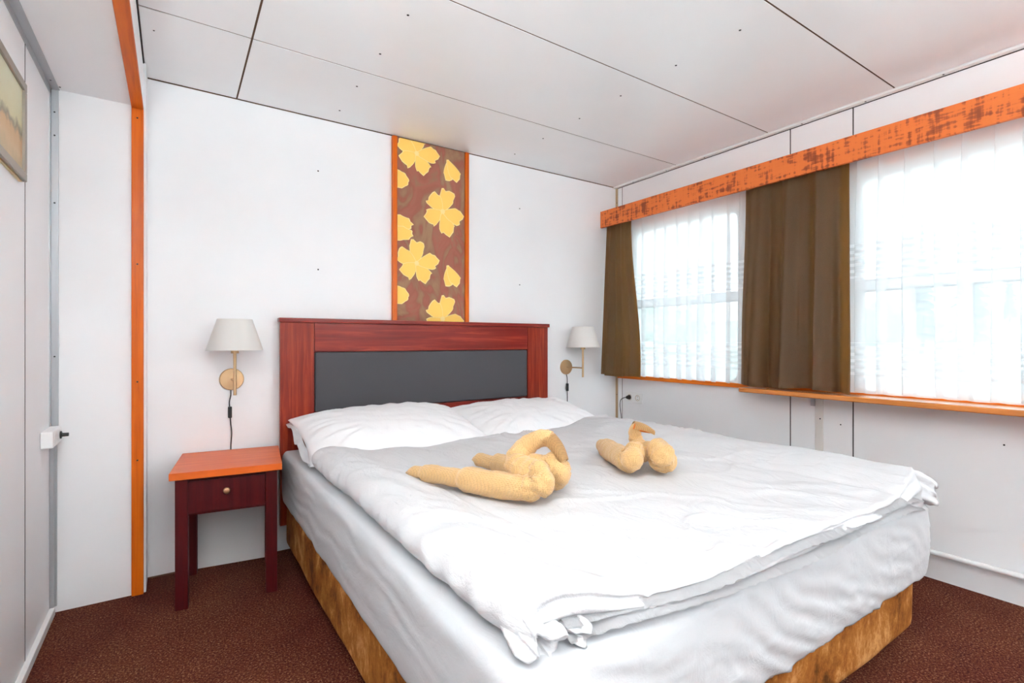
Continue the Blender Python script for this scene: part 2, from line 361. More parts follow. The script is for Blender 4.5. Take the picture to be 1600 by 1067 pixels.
# windows
def rrect(y0, y1, z0, z1, r, n=6):
    p = []
    for cy, cz, a0 in ((y1-r, z1-r, 0), (y0+r, z1-r, 90), (y0+r, z0+r, 180), (y1-r, z0+r, 270)):
        for k in range(n+1): a = math.radians(a0+90*k/n); p.append((cy+r*math.cos(a), cz+r*math.sin(a)))
    return p
def ringframe(bm, outer, inner, x0, x1, bulge=0):
    n = len(outer); V = []
    for x, P in ((x0, outer), (x0, inner), (x1, inner), (x1, outer)): V.append([bm.verts.new((x, y, z)) for y, z in P])
    for a in range(4):
        A, B = V[a], V[(a+1) % 4]
        for k in range(n): bm.faces.new((A[k], A[(k+1) % n], B[(k+1) % n], B[k]))
for i, (y0, y1) in enumerate(WINS):
    wn = thing('window_%d' % (i+1), 'window', 'window', (XR+.05, (y0+y1)/2, Z0-.03)); del wn['label']; del wn['category']; wn['kind'] = 'structure'
    bm = new(); ringframe(bm, rrect(y0-.068, y1+.068, Z0-.028, Z1+.058, .05), rrect(y0, y1, Z0, Z1, .06), XR+.012, XR+.07); obj('window_frame', bm, M['whitep'], wn)
    bm = new(); ringframe(bm, rrect(y0-.028, y1+.028, Z0-.02, Z1+.02, .075), rrect(y0-.012, y1+.012, Z0-.006, Z1+.006, .065), XR-.002, XR+.014); obj('window_bead', bm, M['whitep'], wn)
    bm = new(); box(bm, XR+.02, XR+.062, y0-.01, y1+.01, 1.437, 1.497, .004); r = obj('crossbar', bm, M['whitep'], wn)
    for z in (1.4965, 1.4375):
        bm = new(); box(bm, XR+.017, XR+.06, y0-.004, y1+.004, z-.003, z+.003); obj('gasket', bm, M['darkseam'], r, False)
    bm = new(); box(bm, XR+.045, XR+.049, y0-.02, y1+.02, Z0-.01, Z1+.02); obj('window_pane', bm, M['glass'], wn, False)
bm = new(); box(bm, XR-.022, XR, 1.25-2.9, 3.03, 2.045+.045, 2.045+.075, .002); struct('trim_14', bm, M['orangey'])
# sill strip
bm = new(); box(bm, XR-.032, XR+.012, YF, 3.015, .862, .892, .003); struct('trim_15', bm, M['sill'])

# ------------------------------------------------------------------ outside: bank, lawn, trees; glare haze is put into their colours
bm = new()
def terr(u, v):
    x = 8+u*150; y = -110+v*190; h = -2.2 if u < .06 else -2.2+sstep(.06, .16, u)*1.6+sstep(.16, 1, u)*9+fb(x*.05, y*.05, 3)*1.0*sstep(.05, .3, u)
    return Vector((x, y, h))
grid(bm, terr, 40, 40)
s = MT('haze_paled_bank', (150, 160, 130), 1); s.l(s.ramp(s.noise(s.coord(), .25, 5), [(.35, srgb(178, 190, 166)), (.6, srgb(212, 212, 204)), (.75, srgb(190, 200, 178))]), s.p.inputs['Base Color'])
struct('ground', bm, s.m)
s = MT('haze_paled_needles', (92, 112, 112), 1)
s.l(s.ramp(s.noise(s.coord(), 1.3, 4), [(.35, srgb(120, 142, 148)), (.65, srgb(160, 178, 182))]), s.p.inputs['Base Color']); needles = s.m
bark = plain('bark', (110, 98, 88), .9)
def conifer(x, y, z, h, label, sd):
    rnd = random.Random(sd); t = thing('conifer_tree', label, 'tree', (x, y, z), 0, 'conifers on the far bank')
    bm = new(); tube(bm, [(x, y, z-.3), (x, y, z+h*.9)], [h*.022, h*.005], 8); obj('trunk', bm, bark, t)
    bm = new(); L = 15
    for k in range(L):
        f = k/(L-1); zz = z+h*(.10+.86*f); R = h*.15*(1-f)**.85+.08; n = 14; top = bm.verts.new((x, y, zz+h*.10*(1-f*.5))); ring = []
        for q in range(n*2):
            a = PI*q/n; rr = R*(1.0 if q % 2 else .55)*rnd.uniform(.8, 1.15); ring.append(bm.verts.new((x+rr*math.cos(a), y+rr*math.sin(a), zz-rr*.28)))
        low = bm.verts.new((x, y, zz+.02))
        for q in range(n*2): bm.faces.new((top, ring[q], ring[(q+1) % (2*n)])); bm.faces.new((low, ring[(q+1) % (2*n)], ring[q]))
    obj('foliage', bm, needles, t, False)
conifer(42, 13.0, .6, 8.6, 'tall pointed haze-paled conifer seen through the sheer, left of two spires', 1)
conifer(41, 10.2, .5, 8.8, 'tall pointed haze-paled conifer seen through the sheer, right of two spires', 2)
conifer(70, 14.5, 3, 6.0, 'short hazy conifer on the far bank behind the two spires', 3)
leafm = MT('haze_paled_leaves', (140, 158, 132), 1); leafm.l(leafm.ramp(leafm.noise(leafm.coord(), 2.4, 4), [(.35, srgb(160, 178, 160)), (.7, srgb(200, 212, 196))]), leafm.p.inputs['Base Color'])
def bush(x, y, z, r, h, label, sd):
    bm = new(); bmesh.ops.create_icosphere(bm, subdivisions=4, radius=1)
    for v in bm.verts:
        d = 1+.35*fb(v.co.x*2+sd, v.co.y*2, v.co.z*2, 4); v.co = Vector((x+v.co.x*r*d, y+v.co.y*r*d, z+h*.45+v.co.z*h*.5*d))
    o = obj('round_bush', bm, leafm.m, None); tag(o, label, 'bush', 'bushes on the far bank')
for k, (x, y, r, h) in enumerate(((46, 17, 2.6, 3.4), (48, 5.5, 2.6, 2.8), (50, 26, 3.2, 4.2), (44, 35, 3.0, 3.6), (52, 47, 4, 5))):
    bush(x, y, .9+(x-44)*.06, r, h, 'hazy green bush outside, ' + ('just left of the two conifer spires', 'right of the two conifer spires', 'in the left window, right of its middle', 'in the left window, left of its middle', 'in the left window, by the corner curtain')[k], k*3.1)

# ------------------------------------------------------------------ pelmet, shelf, curtains
bm = new(); box(bm, 2.918, 2.940, -1.9, YB-.003, 2.098, 2.232, .002); 
pm = thing('curtain_pelmet', 'long orange-brown wooden pelmet board with dark dashes above the windows', 'pelmet', (2.93, 1.2, 2.098))
obj('front_board', bm, M['pelmet'], pm)
bm = new(); box(bm, 2.9405, XR, -1.9, YB-.003, 2.214, 2.230); obj('top_board', bm, M['pelmet'], pm)
bm = new(); tube(bm, [(3.02, -1.85, 2.20), (3.02, YB-.01, 2.20)], .009, 10); obj('curtain_rail', bm, M['white'], pm)
sh = thing('wall_shelf', 'narrow orange-brown wooden ledge projecting below the right-hand window', 'shelf', (2.98, .6, .85))
bm = new(); box(bm, 2.900, XR-.002, -.6, 1.822, .8535, .881-.0, .006, 3); obj('shelf_board', bm, M['shelf'], sh)
for y in (1.475, .2):
    bm = new(); box(bm, XR-.10, XR, y-.012, y+.012, .846, .853); box(bm, XR-.008, XR, y-.012, y+.012, .79, .853); obj('bracket', bm, M['alu'], sh, False)

def drape_mesh(top, bot, z0, z1, folds, amp, xt, xb, ph=0, lean=0, nu=150, nv=40):
    bm = new()
    def f(u, v):
        a0 = top[0]+(top[1]-top[0])*u; b0 = bot[0]+(bot[1]-bot[0])*u; e = sstep(0, 1, v)
        y = a0*(1-e)+b0*e; z = z1+(z0-z1)*v
        am = amp*(.28+.75*v); w = math.sin(2*PI*folds*u+ph+.5*math.sin(5*u+ph))+.35*math.sin(2*PI*folds*2.3*u+1.7+v*.8)+.25*fb(u*6, v*1.2, ph)
        x = xt*(1-v)+xb*v+am*w; y += .25*am*math.sin(4*PI*folds*u+ph)
        if v < .10: x += .004*math.sin(2*PI*folds*5*u)*(1-v/.10)
        return Vector((x, y, z+.006*math.sin(9*u+ph)*v))
    grid(bm, f, nu, nv); bmesh.ops.solidify(bm, geom=bm.faces[:], thickness=.0022); return bm
# each dark drape: cloth + a hem at the bottom
d1 = thing('dark_curtain', 'short brown curtain in the corner by the right-hand wall lamp', 'curtain', (2.96, 2.92, .9), 0, 'dark curtains')
obj('curtain_cloth', drape_mesh((3.04, 2.77), (3.035, 2.61), .895, 2.17, 2.3, .024, 2.972, 2.880, .6), M['drape'], d1, 'all')
d2 = thing('dark_curtain', 'wide brown curtain hanging between the two windows onto the ledge', 'curtain', (2.96, 1.5, .9), 0, 'dark curtains')
obj('curtain_cloth', drape_mesh((1.815, 1.225), (1.85, 1.212), .893, 2.17, 3.3, .036, 2.966, 2.958, 2.1), M['drape'], d2, 'all')
# stitched lead edges
for par, y0, y1, xx in ((d2, 1.236, 1.222, 2.955),):
    pass

def sheer_mesh(ya, yb, z0, z1, sd, pitch=.104):
    """voile with pinch pleats: at each pleat the cloth doubles back on itself, more so lower down"""
    rnd = random.Random(sd); cols = []; n = int(round((yb-ya)/pitch)); p = (yb-ya)/n
    for k in range(n):
        c = ya+(k+.5)*p+rnd.uniform(-.012, .012); w = rnd.uniform(.015, .030); dr = rnd.uniform(-.015, .015)
        cols.append((c-p*.48, c-p*.36, 0, 0, dr*.5, rnd.uniform(-.004, .004)))
        cols.append((c-p*.3, c-p*.2, 0, 0, dr*.7, .003))
        cols.append((c+.002, c, w*.8, .004, dr, 0)); cols.append((c+.004, c, w, .007, dr, 0)); cols.append((c+.001, c, w*.3, .010, dr, 0))
        cols.append((c-.004, c, -w, .013, dr, 0)); cols.append((c-.001, c, -w*.6, .017, dr, 0)); cols.append((c+.002, c, w*.2, .019, dr, 0))
        cols.append((c+p*.28, c+p*.22, 0, .010, dr*.7, 0))
    bm = new(); nv = 30; V = []
    for i, (yt, ybm, w, dx, dr, _) in enumerate(cols):
        row = []
        for j in range(nv+1):
            v = j/nv; e = sstep(0, .45, v)*.8+.2*v
            y = yt*(1-e)+ybm*e+w*(.12+.88*e)+dr*v
            x = 3.008+dx*(.5+.8*e)+.006*math.sin(i*.9+v*2.2)*v
            row.append(bm.verts.new((x, min(y, 3.05), z1+(z0-z1)*v+.004*math.sin(i*.7+sd)*(v > .95))))
        V.append(row)
    for a, b in zip(V, V[1:]):
        for j in range(nv): bm.faces.new((a[j], b[j], b[j+1], a[j+1]))
    return bm
s1 = tag(obj('sheer_curtain', sheer_mesh(1.72, 3.03, .895, 2.185, 1), M['sheer'], None, 'all', fix=False), 'white see-through pleated curtain over the left window, between the two dark curtains', 'curtain', 'sheer curtains')
s2 = tag(obj('sheer_curtain', sheer_mesh(-1.6, 1.36, .895, 2.185, 5), M['sheer'], None, 'all', fix=False), 'white see-through pleated curtain over the right window above the ledge', 'curtain', 'sheer curtains')

# ------------------------------------------------------------------ floral wall panel
ar = thing('floral_panel', 'tall brown wall panel of yellow flowers between two orange battens above headboard', 'wall panel', (1.4, 3.04, 1.32))
AX0, AX1, AZ0, AZ1 = 1.134, 1.674, 1.297, 2.452
bm = new(); box(bm, AX0+.005, AX1-.005, 3.045, YB, AZ0, AZ1)
bmf = bm
def flat(pts, y, mi):
    vs = [bmf.verts.new((x, y, z)) for x, z in pts]; c = bmf.verts.new((sum(p[0] for p in pts)/len(pts), y, sum(p[1] for p in pts)/len(pts)))
    for k in range(len(vs)): f = bmf.faces.new((vs[k], vs[(k+1) % len(vs)], c)); f.material_index = mi
def clipx(pts): return [(min(max(x, AX0+.034), AX1-.034), min(z, AZ1-.002)) for x, z in pts]
def petal(cx, cz, a, L, W, y, rag=.06, sd=0):
    def out(k, s):
        P = []
        for q in range(25):
            t = q/24*2*PI; rr = 1+rag*math.sin(5*t+sd)+rag*.6*math.sin(9*t+2*sd)
            lx = L*(.5-.5*math.cos(t))+0; ly = W*(1 if math.sin(t) >= 0 else -1)*abs(math.sin(t))**.85*(.22+.78*(.5-.5*math.cos(t))**.8)*rr
            lx = L*.5+(lx-L*.5)*k; ly *= k; lx *= (1 if t < 1 or t > 5.3 else rr)
            P.append((cx+lx*math.cos(a)-ly*math.sin(a), cz+lx*math.sin(a)+ly*math.cos(a)))
        return clipx(P)
    flat(out(1.06, 0), y, 2); flat(out(.96, 0), y-.0008, 1)
def flower(cx, cz, r, rot, sd, n=5, skip=()):
    for k in range(n):
        if k in skip: continue
        petal(cx, cz, rot+2*PI*k/n+.12*math.sin(k*2.1+sd), r*(1+.12*math.sin(k*1.7+sd)), r*.50, 3.0446-.0009*k, .07, sd+k)
    c = [(cx+r*.12*math.cos(t*PI/6), cz+r*.12*math.sin(t*PI/6)) for t in range(12)]; flat(clipx(c), 3.0388, 2)
rep = 1.0
def px(u, v):   # fractions of the panel, left to right and top to bottom
    return AX0+.034+u*(AX1-AX0-.068), AZ1-v*(AZ1-1.315)
x, z = px(.27, .070); flower(x, z, .132, 1.35, 1)
x, z = px(.66, .375); flower(x, z, .140, 1.15, 2.2)
x, z = px(.27, .690); flower(x, z, .132, 1.45, 1)
x, z = px(.66, 1.0); flower(x, z, .140, 1.15, 2.2)
for v in (.125, .745):
    x, z = px(.74, v-.055); petal(x+.006, z+.004, -1.5, .135, .052, 3.0446, .05, 3); petal(x-.004, z+.002, -.98, .145, .052, 3.0432, .05, 4)
def half(cx, cz, rx, rz, y, sd, rag=.05):
    for k, mi, dy in ((1.05, 2, 0), (.96, 1, -.0008)):
        flat(clipx([(cx+rx*k*math.cos(t*PI/16)*(1+rag*math.sin(t*1.3+sd)), cz+rz*k*math.sin(t*PI/16)*(1+rag*math.sin(t*1.7+sd))) for t in range(32)]), y+dy, mi)
for v in (.232, .875): x, z = px(0, v); half(x, z, .072, .055, 3.0446, 1)
x, z = px(0, .50); half(x, z+.030, .098, .048, 3.0446, 2, .08); half(x, z-.034, .102, .045, 3.0436, 4, .08)
obj('printed_cloth', bm, [M['art'], M['petal'], M['petaledge']], ar, False, fix=False)
for x in (AX0, AX1-.028):
    bm = new(); box(bm, x, x+.028, 3.030, YB, AZ0, AZ1, .002); obj('side_batten', bm, M['orange'], ar)

# ------------------------------------------------------------------ bed
bed = thing('double_bed', 'wide double bed with mahogany headboard and golden brown suede base', 'bed', (1.42, 1.9, 0))
HX0, HX1, HY = .479, 2.316, 2.985
hb = obj('headboard', (lambda b: (box(b, HX0+.01, HX1-.01, HY+.025, 3.025, .16, 1.27), b)[1])(new()), M['mahog'], bed)
for x0, x1 in ((HX0, .656), (2.134, HX1)):
    bm = new(); box(bm, x0, x1-.0, HY, HY+.03, .16, 1.270, .002); obj('upright_board', bm, M['mahogv'], hb)
bm = new(); box(bm, .658, 2.132, HY+.001, HY+.03, 1.108, 1.270, .002); obj('top_rail', bm, M['mahog'], hb)
bm = new(); box(bm, .658, 2.132, HY+.001, HY+.03, .52, .764, .002); obj('bottom_rail', bm, M['mahog'], hb)
bm = new(); box(bm, HX0-.006, HX1+.010, HY-.012, 3.035, 1.270, 1.295, .004); obj('headboard_cap', bm, M['mahog'], hb)
bm = new(); box(bm, .660, 2.130, HY+.001, HY+.024, .768, 1.104, .010, 4); obj('padded_panel', bm, M['leather'], hb)
# base
bm = new(); box(bm, .500, 2.388, .755, 2.975, .050, .312, .05, 5)
bmesh.ops.subdivide_edges(bm, edges=[e for e in bm.edges if e.calc_length() > .2], cuts=24, use_grid_fill=True)
for v in bm.verts:
    d = fb(v.co.x*3, v.co.y*3, v.co.z*5)*.006; v.co.x += d; v.co.y += d
tag(obj('suede_base', bm, M['suede'], bed), 'golden brown suede base')
for x, y in ((2.12, .92), (.66, 1.0), (2.2, 2.8), (.66, 2.8), (1.42, 1.9)):
    bm = new(); box(bm, x-.035, x+.035, y-.035, y+.035, 0, .07, .003); obj('leg', bm, M['black'], bed)

# mattress in fitted sheet
MX0, MX1, MY0, MY1, MZ0, MZ1 = .488, 2.345, .705, 2.975, .300, .572
bm = new(); NX, NY, NZ = 170, 90, 28
def mat_pt(x, y, z):   # unit cube -> softly rounded, slightly bulging block with drawn wrinkles
    X = MX0+(MX1-MX0)*x; Y = MY0+(MY1-MY0)*y; Z = MZ0+(MZ1-MZ0)*z
    r = .035
    cx = min(max(X, MX0+r), MX1-r); cy = min(max(Y, MY0+r), MY1-r); cz = min(max(Z, MZ0+.012), MZ1-.028)
    d = Vector((X-cx, Y-cy, Z-cz)); L = d.length
    p = Vector((cx, cy, cz))+(d.normalized()*min(L, r) if L > 1e-6 else d)
    side = 1-abs(2*z-1)**3
    if y < .02 or x > .98 or x < .02:
        k = .010*side; wr = .003*math.sin((X*46+Z*90)+6*fb(X*2, Y*2, Z*3))*max(0, fb(X*1.3+4, Y*1.3, Z)+.45)
        if y < .02:
            q = X*1.0+Z*2.2; rd = max(0, 1-abs(fb(q*7, Z*3, 2))*6)*(1.1-z)*sstep(.9, 1.4, X)*sstep(2.2, 1.9, X)
            p.y -= k+wr+.0055*rd+.003*max(0, 1-abs(fb(X*3, Z*9+X*2, 6))*7)
        if x < .02: p.x -= k*.8+wr*.6
        if x > .98: p.x += k*.5+wr
        if z < .3: p.z += .010*math.sin(X*31+Y*27)*fb(X*5, Y*5, 1)*(1-z/.3)
    if z > .98: p.z += .003*fb(X*3, Y*3, 0)
    return p
def addface(fn, a, b):
    grid(bm, fn, a, b)
addface(lambda u, v: mat_pt(u, v, 1), NX, NY); addface(lambda u, v: mat_pt(u, v, 0), NX, NY)
addface(lambda u, v: mat_pt(u, 0, v), NX, NZ); addface(lambda u, v: mat_pt(u, 1, v), NX, NZ)
addface(lambda u, v: mat_pt(0, u, v), NY, NZ); addface(lambda u, v: mat_pt(1, u, v), NY, NZ)
bmesh.ops.remove_doubles(bm, verts=bm.verts, dist=.0005)
tag(obj('mattress', bm, M['sheet'], None, 'all'), 'thick mattress in a white fitted sheet on the suede bed base', 'mattress')

# duvet
def duvet_top(x, y):
    h = .640
    l = math.exp(-((x-.635)/.115)**2)*.040; l *= sstep(2.62, 2.35, y)
    r = sstep(1.98, 2.22, x)*.042
    h += l+r
    h -= .010*math.exp(-((x-(.825+.02*math.sin(y*3)))/.012)**2)*sstep(2.3, 1.6, y)
    h -= .008*math.exp(-((x-(2.03+.02*math.sin(y*2)))/.012)**2)*sstep(2.3, 1.9, y)
    h += .012*fb(x*1.6, y*1.6, 0)+.006*fb(x*5, y*3, 4)
    # drawn wrinkles running diagonally
    q = x*.8+y*.6; h += .0045*math.sin(q*34+7*fb(x*2, y*2, 7))*max(0, fb(x*1.2+9, y*1.4, 2)+.35)
    q2 = x*.35+y*.95+.25*fb(x*1.5, y*1.5, 8); h += .010*max(0, 1-abs(fb(q2*4.5, x*.9, 3))*7)*(.5+fb(x*1.1, y*1.1, 12))
    if x < .85: h += .0055*math.sin(y*42+x*20+5*fb(x*3, y*2, 1))*max(0, fb(x*2, y*1.2, 5)+.4)
    h -= .03*sstep(2.35, 2.62, y)*sstep(.9, 1.1, x)
    return h
def duvet_xy(u, v):
    a = u*2-1; b = v*2-1; k = 1-.022*(abs(a)**10*abs(b)**10)
    a *= k; b *= k; x = 1.46+a*.895; yf = .775 - .070*sstep(.62, 1.1, x)+.03*sstep(2.1, 2.36, x); yb = 2.58-.14*sstep(.75, 1.3, x)-.0*x
    y = yf+(yb-yf)*(b+1)/2; x += .012*fb(y*2, a*2, 3)*abs(a); y += .010*fb(x*3, 1, b)*abs(b); return x, y
bm = new(); NU, NVV = 150, 160
G = []
def ed(t): t = t; return .5-.5*math.cos(PI*t)*(.25)-.5*(1-2*t)*.75   # denser near the rims
for i in range(NU+1):
    row = []
    for j in range(NVV+1):
        u, v = ed(i/NU), ed(j/NVV); x, y = duvet_xy(u, v)
        row.append(bm.verts.new((x, y, duvet_top(x, y))))
    G.append(row)
for i in range(NU):
    for j in range(NVV): bm.faces.new((G[i][j], G[i+1][j], G[i+1][j+1], G[i][j+1]))
per = [G[i][0] for i in range(NU)]+[G[NU][j] for j in range(NVV)]+[G[i][NVV] for i in range(NU, 0, -1)]+[G[0][j] for j in range(NVV, 0, -1)]
n = len(per); P0 = [v.co.copy() for v in per]; prev = per; NS = 16
for s_ in range(1, NS+1):
    t = s_/NS; cur = []
    for k in range(n):
        p = P0[k]; a = P0[(k-3) % n]; b = P0[(k+3) % n]; tg = (b-a); tg.z = 0; tg.normalize(); nr = Vector((tg.y, -tg.x, 0))
        front = abs(nr.y) > .8 and nr.y < 0; right = nr.x > .5; left = nr.x < -.5
        if front: zb = .578; o = .016*math.sin(PI*t)+.010*math.sin(t*PI*5+1.5*fb(p.x*2.5, 0, 1))*sstep(0, .3, t)*(1-t*.3)*(1-.85*sstep(2.15, 2.32, p.x)); zb -= .045*sstep(2.05, 2.34, p.x); o += .030*sstep(2.05, 2.34, p.x)*t
        elif right: zb = .50; o = .035*math.sin(PI*.5*min(1, t*1.6))+.008*math.sin(p.y*30+3*fb(p.y, 1, 2))*t
        elif left: zb = .574; o = .045*math.sin(PI*t)**.7+.004*math.sin(p.y*55+5*fb(p.y*2, 0, 2)+t*3)*math.sin(PI*t)
        else: zb = .574; o = .02*math.sin(PI*t)
        z = p.z+(zb-p.z)*(t**(1.15 if not left else 1.0)); q = p+nr*o; q.z = z+.003*fb(p.x*8, p.y*8, t*3)*math.sin(PI*t); cur.append(bm.verts.new(q))
    for k in range(n): bm.faces.new((prev[k], cur[k], cur[(k+1) % n], prev[(k+1) % n]))
    prev = cur
du = thing('duvet', 'thick white folded duvet spread over the bed under the towel swans', 'duvet', (1.46, 1.6, .58))
obj('duvet_cover', bm, M['duvet'], du, 'all', fix=True)
# loose cover hems along the foot
for q, (dz, dy, ph) in enumerate(((.052, .022, 0), (.026, .030, 1.7))):
    bm = new(); NN = 160
    def hemf(u, v, dz=dz, dy=dy, ph=ph):
        x = .63+u*1.66; yy = .775-.070*sstep(.62, 1.1, x)+.03*sstep(2.1, 2.36, x)-dy
        droop = .045*sstep(2.05, 2.34, x); a = .5*math.sin(x*7+ph)*.006
        return Vector((x, yy+.018*(1-v)-.008*v+.0016*math.sin(x*160+ph*3)*v+.004*math.sin(x*11+ph), .578+dz-.014*v-droop+.005*math.sin(x*6+ph)+.0012*math.sin(x*130+ph)*v+a))
    grid(bm, hemf, 420, 5); bmesh.ops.solidify(bm, geom=bm.faces[:], thickness=.003); obj('cover_hem', bm, M['duvet'], du, 'all')
def cloth_bunch(c, d, L, R, sd, flat_=.6, rr=.25):
    """a bunched end of cloth: ridged cone from c along d, opening towards its tip"""
    c = Vector(c); d = Vector(d).normalized(); u = d.cross(Vector((0, 0, 1))).normalized(); v = u.cross(d); bm = new(); n = 96; m = 16; rings = []
    for j in range(m+1):
        t = j/m; ring = []
        for k in range(n):
            a = 2*PI*k/n; r = R*(.35+.65*math.sin(PI*min(1, .15+t*.62)))*(1+rr*math.sin(a*5+sd+t*1.5)*t+.12*math.sin(a*11+sd*2)*t+.2*fb(math.cos(a)*2+sd, math.sin(a)*2, t*2))
            ring.append(bm.verts.new(c+d*(L*t*(1+.12*math.sin(a*3+sd)))+u*(r*math.cos(a))+v*(r*math.sin(a)*flat_)))
        rings.append(ring)
    for j in range(1, 5):
        t = j/5; rings.append([bm.verts.new(x.co*(1-t)+(c+d*L*(.98-.5*t))*t) for x in rings[m]])
    for a, b in zip(rings, rings[1:]):
        for k in range(n): bm.faces.new((a[k], a[(k+1) % n], b[(k+1) % n], b[k]))
    return bm
obj('corner_fold', cloth_bunch((.575, .86, .622), (.02, -1, -.30), .115, .048, 1.0, .8), M['duvet'], du, 'all')
obj('corner_fold', cloth_bunch((.64, .845, .618), (.35, -1, -.25), .11, .034, 4.2, .55), M['duvet'], du, 'all')
obj('corner_fold', cloth_bunch((2.28, .80, .650), (.55, -.65, -.42), .135, .058, 2.4, .95), M['duvet'], du, 'all')
obj('corner_fold', cloth_bunch((2.30, .84, .64), (.9, -.25, -.55), .125, .055, 6.1, .8), M['duvet'], du, 'all')

# pillows
def pillow(label, c, W, D, T, tilt, rz, sd, fold=False):
    t = thing('pillow', label, 'pillow', c, rz, 'white pillows'); bm = new(); n = 70; R = Matrix.Rotation(tilt, 3, 'X')
    def f(sgn):
        def g(u, v):
            a = 2*u-1; b = 2*v-1
            # pillow outline: sides drawn in a little, corners poking out
            x = a*W/2*(1-.06*(1-b*b)*a*a-.0); y = b*D/2*(1-.09*(1-a*a)*b*b)
            e = max(0, (1-abs(a)**2.6))*max(0, (1-abs(b)**2.6)); h = T/2*e**.55
            ang = math.atan2(b, a); rad = math.hypot(a, b)
            wr = .006*math.sin(ang*22+sd+4*fb(a*1.5+sd, b*1.5, 1))*sstep(.35, 1.0, rad)*e**.3+.012*fb(a*1.8+sd, b*1.8, sgn)*e+.004*fb(a*7+sd, b*7, sgn)*e
            z = sgn*h*(1. if sgn > 0 else .55)+wr*(e > .001)
            if fold and sgn > 0: z += .010*sstep(.50+.06*b, .53+.06*b, a)*e
            return R @ Vector((x, y, z))
        return g
    grid(bm, f(1), n, n); grid(bm, f(-1), n, n); bmesh.ops.remove_doubles(bm, verts=bm.verts, dist=.0002)
    obj('pillowcase', bm, M['pillow'], t, 'all', world=False)
    # open flange end of the case on the left
    bm = new()
    def fl(u, v):
        b = 2*v-1; x = -W/2*.94-.035*u; y = b*D/2*.93*(1+.03*u); return R @ Vector((x+.004*math.sin(v*9+sd), y, .014*math.sin(v*17+sd)*u+.012*fb(v*5, u, sd)*u-.012*u))
    grid(bm, fl, 8, 50); bmesh.ops.solidify(bm, geom=bm.faces[:], thickness=.004); obj('case_flap', bm, M['pillow'], t, 'all', world=False)
    return t
pillow('plump white pillow at the left of the headboard, beside the nightstand', (1.00, 2.68, .668), .98, .62, .23, .22, -.02, 1.0)
pillow('white pillow at the right of the headboard, nearer the window', (1.93, 2.69, .655), .98, .60, .20, .22, .0, 5.0, True)

# towel swans
def swan(label, O, fw, zb, roll1, roll2, neckpts, neckr, beak, F1, group='towel swans'):
    O = Vector((O[0], O[1], 0)); a = Vector((fw[0], fw[1], 0)).normalized(); b = Vector((-a.y, a.x, 0))
    if b.x < 0: b = -b
    L = lambda al, sd, z: O+a*al+b*sd+Vector((0, 0, zb+z))
    t = thing('towel_swan', label, 'folded towel', (O.x, O.y, zb), 0, group)
    for nm, pts, rads, sd in (('rolled_wing',)+roll1+(1,), ('rolled_wing',)+roll2+(5,)):
        P = smooth_path([L(*p) for p in pts], 12); R = lin(rads, 12); n = len(P); bm = new()
        ft = F1[0 if sd == 1 else 1]
        for i in range(n):   # telescoped turns of the rolled towel: radius steps along the straight part
            f = i/(n-1)
            R[i] = R[i]-.011*(1-sstep(ft[1]-.006, ft[1]+.006, f))-.008*(1-sstep(ft[0]-.006, ft[0]+.006, f))
            R[i] = max(R[i], .004)+.004*math.sin(f*64+sd+1.5*math.sin(f*31))*sstep(.52, .66, f)
        rings = tube(bm, P, R, 28)
        for i, ring in enumerate(rings):
            f = i/(n-1)
            for k, v in enumerate(ring):
                d = (v.co-P[i]); v.co = P[i]+d*(1+.09*fb(v.co.x*24, v.co.y*24, v.co.z*24)-.22*max(0, 1-abs(fb(v.co.x*13, v.co.y*13, v.co.z*13+sd))*9)*sstep(.5, .62, f)+.05*math.sin(k/28*2*PI*3+f*26+sd)*sstep(.5, .7, f))
        obj(nm, bm, M['towel'], t, 'all')
    P = smooth_path([L(*p) for p in neckpts], 8); R = lin(neckr, 8); bm = new(); n = len(P)
    R = [r*(1+.07*math.sin(i*1.1)*(1-i/n)) for i, r in enumerate(R)]
    rings = tube(bm, P, R, 26)
    for i, ring in enumerate(rings):
        for v in ring: d = v.co-P[i]; v.co = P[i]+d*(1+.12*fb(v.co.x*25, v.co.y*25, v.co.z*25))
    nk = obj('neck', bm, M['towel'], t, 'all')
    # hooded head: curled flap with the beak fold inside it
    h0, h1, hw = [L(*p) for p in beak[:2]]+[beak[2]]; d = (h1-h0); side = b if beak[3] == 0 else a
    up = d.cross(side).normalized()
    if up.z < 0: up = -up
    bm = new()
    def hood(u, v):
        ang = (v-.5)*PI*1.15; w = hw*(1-.42*u**1.5)
        return h0+d*u+side*(math.sin(ang)*w)+up*(math.cos(ang)*w*.85-.004)+up*(.006*math.sin(u*PI))
    grid(bm, hood, 14, 18); bmesh.ops.solidify(bm, geom=bm.faces[:], thickness=.005); hd = obj('head', bm, M['towel'], t, 'all')
    bm = new(); tube(bm, [h0+d*(.05+.11*k)-up*.002 for k in range(9)], [hw*(.62-.50*(k/8)) for k in range(9)], 14); obj('beak', bm, M['towelin'], hd, 'all')
    return t
SZ = .662
